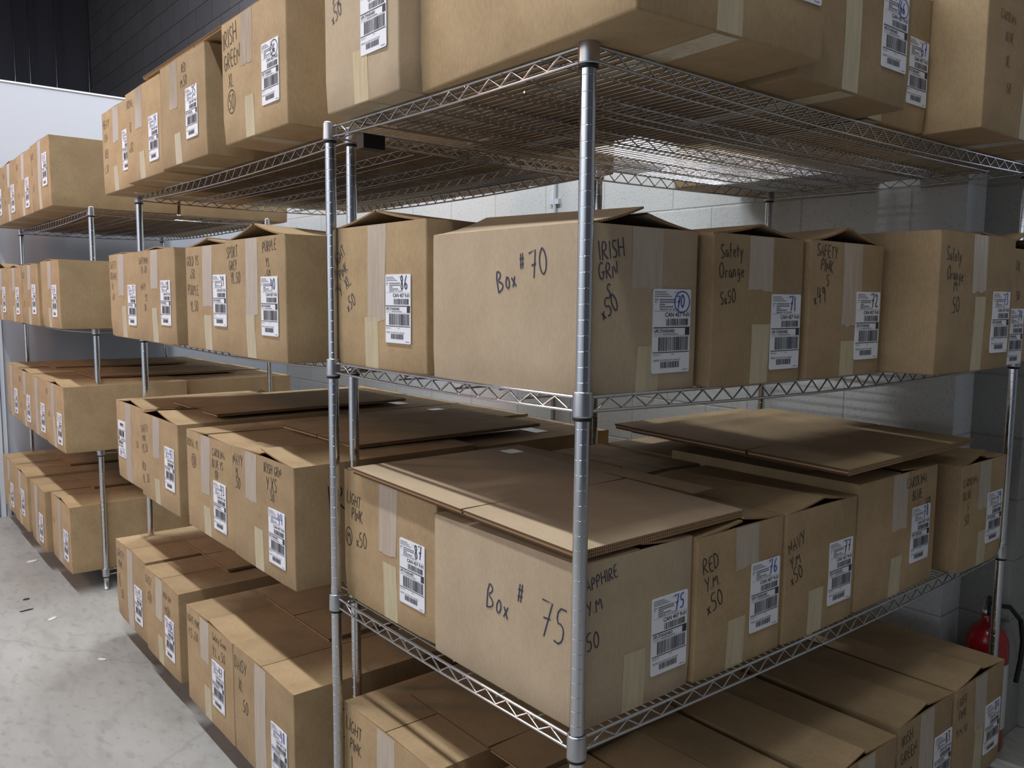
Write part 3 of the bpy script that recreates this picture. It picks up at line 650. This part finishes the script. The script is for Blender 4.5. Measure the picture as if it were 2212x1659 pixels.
# ---- middle rack (B) and far rack (C) ------------------------------------
def row(rackname, lv, z, specs, xoff=0):
    gp = 'boxes on the %s shelf of the %s rack' % (lv, rackname)
    for s in specs:
        x, y0, y1, h, lab_, seed, kw = s
        carton((x, y1, z+kw.pop('dz', 0)), 'X', y1-y0, kw.pop('d', 22.4), h, lab_, gp, seed, **kw)
z1, z2, z3, z4 = LB[1]-.05, LB[2]-.22, LB[3]-.22, LB[4]-.1
row('middle', 'top', z1, [
 (-1.3, 93.0, 109.0, 12.6, 'cardboard box marked HEAVY RED L.50 at the far end of the middle rack top', 30, dict(number='33', texts=[('HEAVY', .06, .20, 1.5), ('CTN', .1, .36, 1.3), ('RED', .1, .56, 1.5), ('L.50', .08, .74, 1.4)], lab=(.72, .33), dz=-.3)),
 (-2.1, 76.6, 92.6, 12.5, 'cardboard box marked ROYAL x50 and numbered 34 on the middle rack top', 31, dict(number='34', texts=[('ROYAL', .06, .17, 1.3), ('[L]', .14, .42, 1.0), ('x50', .10, .66, 1.5)], lab=(.68, .38), tp=(.40, .44), dz=-.2)),
 (-2.2, 60.0, 76.2, 12.6, 'cardboard box marked RED M.50 and numbered 35 on the middle rack top', 32, dict(number='35', texts=[('RED', .52, .16, 1.25), ('M.50', .50, .30, 1.35, 4)], lab=(.60, .33), tp=(.32, .45), bt=(.40, .30), numink=INKN)),
 (-2.4, 38.0, 54.2, 12.7, 'cardboard box marked IRISH GREEN XL with a circled 50, numbered 36', 33, dict(number='36', ring=True, texts=[('IRISH', .04, .22, 2.2, 6), ('GREEN', .05, .39, 2.0, 4), ('XL', .12, .54, 1.6), ('.[50]', .08, .72, 1.8)], lab=(.66, .34), tp=(.42, .42), bt=(.46, .33), dz=.15, numink=INKN))])
row('middle', 'second', z2, [
 (-2.5, 87.3, 103.2, 12.5, 'cardboard box marked SAFETY ORANGE XL and numbered 37', 34, dict(number='37', texts=[('SAFETY', .04, .17, 1.3), ('ORANGE', .05, .30, 1.2), ('XL', .10, .42, 1.1), ('x50', .09, .55, 1.1)], lab=(.64, .37), ink=INKF, tent=(2, 2, 0, 0), tp=(.42, .5), bt=(.5, .38))),
 (-2.7, 71.3, 87.0, 12.5, 'cardboard box marked SAFETY PINK and NAVY YS, numbered 38', 35, dict(number='38', texts=[('SAFETYPINK', .04, .14, .95), ('YL x50', .10, .24, 1.1), ('NAVY', .08, .43, 1.1), ('YS', .20, .55, 1.1), ('50', .16, .66, 1.1)], lab=(.64, .33), tent=(3, 3, 0, 0), tp=(.47, .42), bt=(.46, .38), numink=INKN)),
 (-2.3, 53.0, 68.3, 12.3, 'cardboard box marked GOLD YS and PURPLE YL, numbered 39', 36, dict(number='39', texts=[('GOLD YS', .04, .18, 1.35), ('x50', .12, .31, 1.3), ('PURPLE', .05, .47, 1.45), ('YL.50', .10, .63, 1.4)], lab=(.63, .28), tent=(7, 6, 1, 1), tp=(.50, .58), bt=(.49, .34), numink=INKN)),
 (-3.2, 37.3, 52.5, 12.4, 'cardboard box marked SPORT GREY and PURPLE YS, numbered 40', 37, dict(number='40', texts=[('SPORT', .03, .15, 1.35, 2), ('GREY', .07, .26, 1.2, 2), ('YL.50', .10, .37, 1.35), ('PURPLE', .66, .13, 1.25, 4), ('YS', .71, .24, 1.0), ('x50', .70, .34, 1.1)], lab=(.63, .32), tent=(11, 11, 3, 3), tp=(.47, .64), bt=(.44, .37), numink=INKN))])
row('middle', 'third', z3, [
 (-1.4, 91.3, 106.8, 12.6, 'cardboard box with an upside-down shipping label on the middle rack', 38, dict(number='41', flip=True, lab=(.08, .25), texts=[('50', .72, .5, 1.2)], ink=INKF, tent=(5, 6, 0, 0), tp=(.44, .99), bt=None)),
 (-2.2, 73.9, 90.8, 12.5, 'cardboard box marked SAFETY PINK YS and RED YL, numbered 42', 39, dict(number='42', texts=[('SAFETY', .04, .24, 1.2, 8), ('PINK', .07, .34, 1.1, 4), ('YS.50', .06, .48, 1.4, 10), ('RED', .04, .68, 1.3), ('YL .50', .05, .84, 1.4, 10)], lab=(.68, .28), tent=(9, 7, 1, 1), tp=(.46, .46), bt=(.46, .30))),
 (-2.2, 54.8, 70.4, 12.5, 'cardboard box marked ROYAL YL and CAROLINA BLUE YS, numbered 43', 40, dict(number='43', texts=[('ROYAL YL', .03, .16, 1.15), ('[50]', .14, .34, 1.3), ('CAROLINA', .60, .16, 1.15), ('BLUE YS', .60, .27, 1.15), ('[50]', .66, .36, .8)], lab=(.62, .40), tent=(3, 2, 0, 0), tp=(.45, .58), bt=(.46, .30), numink=INKN)),
 (-2.4, 38.1, 54.4, 12.7, 'cardboard box marked NAVY YL and IRISH GRN. Y.XS, numbered 44', 41, dict(number='44', texts=[('NAVY', .03, .16, 1.5), ('YL', .07, .27, 1.3), ('.50', .06, .37, 1.5), ('IRISH GRN.', .56, .12, 1.2), ('Y.XS', .60, .26, 1.7), ('.50', .65, .34, 1.1)], side=[('IRISH', .17, .40, 3.2, 4, .14), ('M', .30, .80, 3.0, 4, .14)], lab=(.63, .40), tent=(2, 6, 0, 1), tp=(.34, .42), bt=(.46, .37)))])
row('middle', 'bottom', z4, [
 (-1.9, 92.1, 108.6, 12.9, 'cardboard box marked SAFETY PINK with a circled L, numbered 45', 42, dict(number='45', texts=[('SAFETY', .05, .20, 1.5), ('PINK', .10, .33, 1.4), ('[L]', .10, .56, 1.6), ('.50', .14, .72, 1.7)], lab=(.64, .38), tp=(.50, .98), bt=None)),
 (-2.3, 75.6, 91.0, 12.8, 'cardboard box marked DAISY X and IRISH GRN YS, numbered 46', 43, dict(number='46', ring=True, texts=[('DAISY', .04, .17, 1.4), ('x[50]', .09, .36, 1.3), ('IRISH GRN', .58, .17, 1.0), ('YS[50]', .62, .33, 1.1)], lab=(.62, .36), ink=INKF, tp=(.45, .48), bt=(.47, .34))),
 (-2.6, 55.2, 71.4, 12.8, 'cardboard box marked LIGHT PINK YS and Safety Green, numbered 47', 44, dict(number='47', texts=[('LIGHT PINK', .03, .15, 1.15), ('Y.S x50', .05, .30, 1.4), ('Safety Green', .60, .12, 1.0), ('Y.L x 50', .60, .27, 1.4)], lab=(.59, .32), tent=(2, 3, 0, 0), tp=(.42, .42), bt=(.47, .34), numink=INKN)),
 (-2.6, 38.7, 55.0, 12.9, 'cardboard box marked DAISY XL .50 and numbered 48, nearest on the bottom shelf', 45, dict(number='48', texts=[('DAISY', .03, .20, 1.7), ('XL', .10, .38, 1.5), ('.50', .15, .56, 1.8)], side=[('DAISY', .24, .50, 4.0, 2, .14)], lab=(.66, .38), tp=(.48, .99), bt=None))])
z1, z2, z3, z4 = LC[1]-.05, LC[2]-.22, LC[3]-.22, LC[4]-.1
def far_txt(a, b): return [(a, .06, .22, 1.4), (b, .08, .45, 1.3), ('.50', .10, .70, 1.4)]
row('farthest', 'top', z1, [
 (-4.0, 185.4, 201.6, 12.5, 'leftmost visible box on top of the farthest rack, its flap lifted', 50, dict(number='9', texts=far_txt('NAVY', 'S'), ink=INKF, tent=(6, 8, 0, 0))),
 (-4.1, 168.6, 184.8, 12.5, 'second cardboard box from the partition on top of the farthest rack', 51, dict(number='10', texts=far_txt('RED', 'M'), ink=INKF, lab=(.64, .4), tent=(3, 3, 0, 0))),
 (-4.2, 151.2, 167.6, 12.5, 'second nearest cardboard box on top of the farthest rack', 52, dict(number='11', texts=far_txt('GREY', 'M'), ink=INKF, lab=(.62, .42), tent=(1, 1, 0, 0))),
 (-4.4, 133.0, 150.4, 12.6, 'nearest box on top of the farthest rack, showing its long plain side', 53, dict(number='12', texts=far_txt('DAISY', 'XL'), ink=INKF, lab=(.66, .22), tp=(.52, .6), bt=(.5, .4)))])
row('farthest', 'second', z2, [
 (-4.4, 184.2, 200.2, 12.2, 'box farthest left on the second shelf of the farthest rack', 54, dict(number='13', tent=(9, 9, 0, 0))),
 (-4.4, 167.0, 183.4, 12.0, 'box second from the partition on the second shelf of the farthest rack', 55, dict(number='14', tent=(4, 4, 0, 0))),
 (-4.6, 147.6, 164.6, 12.2, 'second nearest box on the second shelf of the farthest rack', 56, dict(number='15', texts=far_txt('GOLD', 'S'), ink=INKF, lab=(.64, .33), tent=(2, 2, 0, 0))),
 (-4.3, 130.2, 146.2, 12.5, 'nearest box on the second shelf of the farthest rack, dented side with a crease', 57, dict(number='16', lab=(.62, .36), tent=(3, 2, 0, 0)))])
row('farthest', 'third', z3, [
 (-3.4, 182.0, 198.0, 12.6, 'box farthest left on the third shelf of the farthest rack, set apart', 58, dict(number='17', lab=(.62, .42), tp=(.4, .98), bt=None)),
 (-3.8, 164.6, 179.8, 12.4, 'box beside the gap on the third shelf of the farthest rack', 59, dict(number='18', texts=far_txt('ROYAL', 'L'), ink=INKF, lab=(.62, .4), tent=(4, 4, 0, 0))),
 (-4.0, 148.6, 164.2, 12.3, 'second nearest box on the third shelf of the farthest rack', 60, dict(number='19', lab=(.66, .4), tp=(.4, .98), bt=None)),
 (-4.2, 131.8, 148.2, 12.4, 'nearest box on the third shelf of the farthest rack, marked BLK', 61, dict(number='20', texts=[('BLK', .08, .2, 1.3), ('x50', .16, .55, 1.3)], ink=INKF, lab=(.66, .42), tent=(3, 6, 0, 0), tp=(.45, .5), bt=(.5, .5)))])
row('farthest', 'bottom', z4, [
 (-4.3, 188.4, 204.4, 12.8, 'box farthest left on the bottom shelf, beside the white partition', 62, dict(number='21', lab=(.62, .42))),
 (-4.6, 171.3, 187.7, 12.7, 'bottom shelf box second from the white partition', 63, dict(number='22', lab=(.6, .30), tent=(2, 5, 0, 0))),
 (-4.6, 151.8, 167.0, 12.9, 'bottom shelf box second nearest on the farthest rack, gap on its left', 64, dict(number='23', lab=(.6, .42), tp=(.42, .98), bt=None)),
 (-3.6, 134.2, 150.6, 13.0, 'nearest bottom shelf box of the farthest rack above the shaded floor', 65, dict(number='24', texts=[('.50', .10, .45, 1.3)], ink=INKF, lab=(.66, .40), tent=(3, 5, 0, 0), tp=(.45, .98), bt=None))])
# rear rows: their tops, undersides and long sides show between the shelves
for rk, LV, ys, x in (('middle', LB, (38.5, 55.4, 72.3, 89.2), 20.3), ('farthest', LC, (133.2, 150.4, 167.6, 184.8), 18.6)):
    for li, lvn in ((1, 'top'), (2, 'second'), (3, 'third'), (4, 'bottom')):
        for k, y in enumerate(ys):
            kw = {}
            who = ('the box numbered %d' % ({1: 36, 2: 40, 3: 44, 4: 48}[li]-k)) if rk == 'middle' else 'the %s box of its front row' % ('nearest', 'second nearest', 'third nearest', 'farthest')[k]
            lab_ = 'rear cardboard box behind %s, %s shelf, %s rack' % (who, lvn, rk)
            gp = 'rear row boxes on the %s shelf of the %s rack' % (lvn, rk)
            if rk == 'farthest' and li == 3 and k == 0:
                kw = dict(side=[('DAISY', .10, .50, 3.2, 3, .13), ('[M]', .66, .50, 2.8, 3, .13)]); lab_ = 'rear box with DAISY and a circled M on its long side, farthest rack'; gp = None
            if rk == 'middle' and li == 3 and k == 0:
                kw = dict(side=[('GREEN', .22, .40, 3.2, 2, .13)]); lab_ = 'rear box with large faint GREEN on its shaded side, middle rack'; gp = None
            hh = 12.2 + (k*37 % 10)*.03
            bx = carton((x+(k % 2)*.3, y+16.2, LV[li]-.2), 'X', 16.2, 22.3, hh, lab_, gp, 100+li*10+k, tapes=False, tent=(0, 0, 0, 0), **kw)
            if li == 3 and rk == 'middle':
                m = MB(); zz = hh+.06; m.face([(7, 1.0, zz), (9.2, 1.0, zz), (9.2, 15, zz), (7, 15, zz)]); m.face([(3.5, 12.6, zz+.02), (12.5, 12.6, zz+.02), (12.5, 14.8, zz+.02), (3.5, 14.8, zz+.02)])
                link('packing_tape', m.mesh('packing_tape', TAPEW), bx)

# ------------------------------------------------------------------ flattened cartons lying on the boxes
def sheet(cx, cy, z, lx, ly, rz, slots, label, group, pitch=0., roll=0., layers=2, matl=CARD):
    """flattened carton: lx by ly outline with slots cut in from both long (x) ends"""
    m = MB(); t = .17
    for k in range(layers):
        o = .12*k; sl = 5.6; sw = .14; pts = [(0+o, 0)]
        ys = sorted(slots)
        for y in ys: pass
        left = [(o, 0)]
        outline = [(lx-o*.5, 0)]
        for y in ys: outline += [(lx-o*.5, y-sw), (lx-sl, y), (lx-o*.5, y+sw)]
        outline += [(lx-o*.5, ly), (o, ly)]
        for y in reversed(ys): outline += [(o, y+sw), (sl, y), (o, y-sw)]
        outline += [(o, 0)]
        z0 = (layers-1-k)*(t+.05)
        m.face([(x, y, z0+t) for x, y in outline], 0); m.face([(x, y, z0) for x, y in reversed(outline)], 0)
        n = len(outline)
        for i in range(n):
            p, q = outline[i], outline[(i+1) % n]; m.face([(*p, z0), (*q, z0), (*q, z0+t), (*p, z0+t)], 1)
    o = link('flattened_carton', m.mesh('flattened_carton', [matl, CARDE]), None, (cx, cy, z), (radians(roll), radians(pitch), rz))
    tag(o, label, 'cardboard sheet', group); return o
def tape_piece(parent, pts, h=.02):
    m = MB(); m.face([(x, y, z+h) for x, y, z in pts]); link('packing_tape', m.mesh('packing_tape', TAPEW), parent)
s1 = sheet(0.2, 0.6, 39.95, 18.6, 30.6, 0, (12.9,), 'brown flattened carton lying over the LIGHT PINK and Box #75 boxes', None, roll=1.3, layers=3, matl=CARDP)
tape_piece(s1, [(16.6, 27.2, .61), (18.5, 27.2, .61), (18.5, 29.0, .61), (16.6, 29.0, .61)])
sheet(19.2, 6.0, 40.65, 3.0, 24, 0, (), 'narrow cardboard strip behind the flattened carton, nearest rack', None, layers=1)
sheet(36.0, 5.2, 40.75, 25, 26.5, radians(-1), (15.0,), 'lower flattened carton under a large one, on top of the box numbered 78', None, roll=1.6, layers=3)
sheet(31.4, -1.2, 41.9, 27, 25.2, radians(1), (10.4,), 'large flattened carton lying on the boxes numbered 78 and 79', None, roll=1.4, layers=3)
sheet(6.6, 12.4, 16.65, 19, 18.6, 0, (5.6,), 'flattened carton on the LIGHT PINK L box, bottom shelf of the nearest rack', None)
sheet(3.4, 75.0, 40.65, 30.5, 18.4, 0, (9.2,), 'flattened carton on the third shelf boxes numbered 42 and 43', 'flattened cartons on the middle rack')
sheet(6.6, 42.2, 40.7, 27.0, 18.4, 0, (9.2,), 'flattened carton on the third shelf boxes numbered 43 and 44', 'flattened cartons on the middle rack')
sheet(6.2, 80.0, 16.85, 27.0, 18.4, 0, (9.2,), 'flattened carton on the bottom boxes numbered 45 and 46', 'flattened cartons on the middle rack')
sheet(6.2, 48.2, 16.85, 27.0, 18.4, 0, (9.2,), 'flattened carton on the bottom boxes numbered 47 and 48', 'flattened cartons on the middle rack')
sheet(-1.9, 50.5, 86.3, 27.0, 34.0, 0, (14,), 'flattened carton bridging two top boxes of the middle rack, numbers 35 and 36', 'flattened cartons on the middle rack')
sheet(2.6, 172.6, 40.3, 29.0, 18.6, 0, (9.2,), 'flattened carton on the third shelf of the farthest rack near the partition', 'flattened cartons on the farthest rack')
sheet(4.2, 144.0, 40.3, 29.0, 15.6, 0, (7.8,), 'flattened carton on the third shelf of the farthest rack, nearer one', 'flattened cartons on the farthest rack')
sheet(5.4, 177.0, 17.0, 27.0, 17.0, 0, (8.5,), 'flattened carton on the bottom shelf of the farthest rack near the partition', 'flattened cartons on the farthest rack')
sheet(3.8, 147.8, 17.1, 27.0, 15.6, 0, (7.8,), 'flattened carton on the bottom shelf of the farthest rack, nearer one', 'flattened cartons on the farthest rack')

# ------------------------------------------------------------------ fire extinguisher
def extinguisher(x, y):
    t = bpy.data.objects.new('fire_extinguisher', None); COL.objects.link(t); t.location = Vector((x, y, 0))*S
    tag(t, 'red fire extinguisher standing on the floor behind the right post', 'fire extinguisher')
    m = MB(); m.lathe([(2.2, 0), (2.55, .12), (2.6, .6), (2.6, 13.4), (2.45, 14.5), (1.95, 15.5), (1.1, 16.3), (.75, 16.6), (.75, 17.7)], n=32); link('cylinder', m.mesh('cylinder', RED), t)
    m = MB(); m.lathe([(.95, 17.6), (.95, 18.3), (.7, 18.5), (.7, 19.4), (.4, 19.5)], n=16); link('valve', m.mesh('valve', COLLAR), t)
    m = MB(); m.tube([(.3, 0, 19.4), (-1.6, -.6, 20.1), (-3.6, -1.4, 20.0)], .28, 8); m.tube([(.3, 0, 19.0), (-1.6, -.6, 18.7), (-3.2, -1.2, 18.5)], .22, 8); link('handle', m.mesh('handle', BLACKP), t)
    m = MB(); m.tube([(.5, -.5, 18.6), (1.6, -1.9, 18.5), (2.6, -2.9, 16.8), (2.9, -3.2, 14.0), (2.9, -3.1, 11.5), (2.7, -2.8, 8.5)], .3, 8); link('hose', m.mesh('hose', BLACKP), t)
    m = MB(); m.lathe([(2.62, 3.0), (2.62, 11.5)], n=32, cap=False); link('instruction_label', m.mesh('instruction_label', WHITEP), t)
    m = MB(); m.box((-1.6, -1.4, 17.4), (-.6, -1.2, 19.0)); link('inspection_tag', m.mesh('inspection_tag', WHITEP), t)
extinguisher(76.0, 2.8)
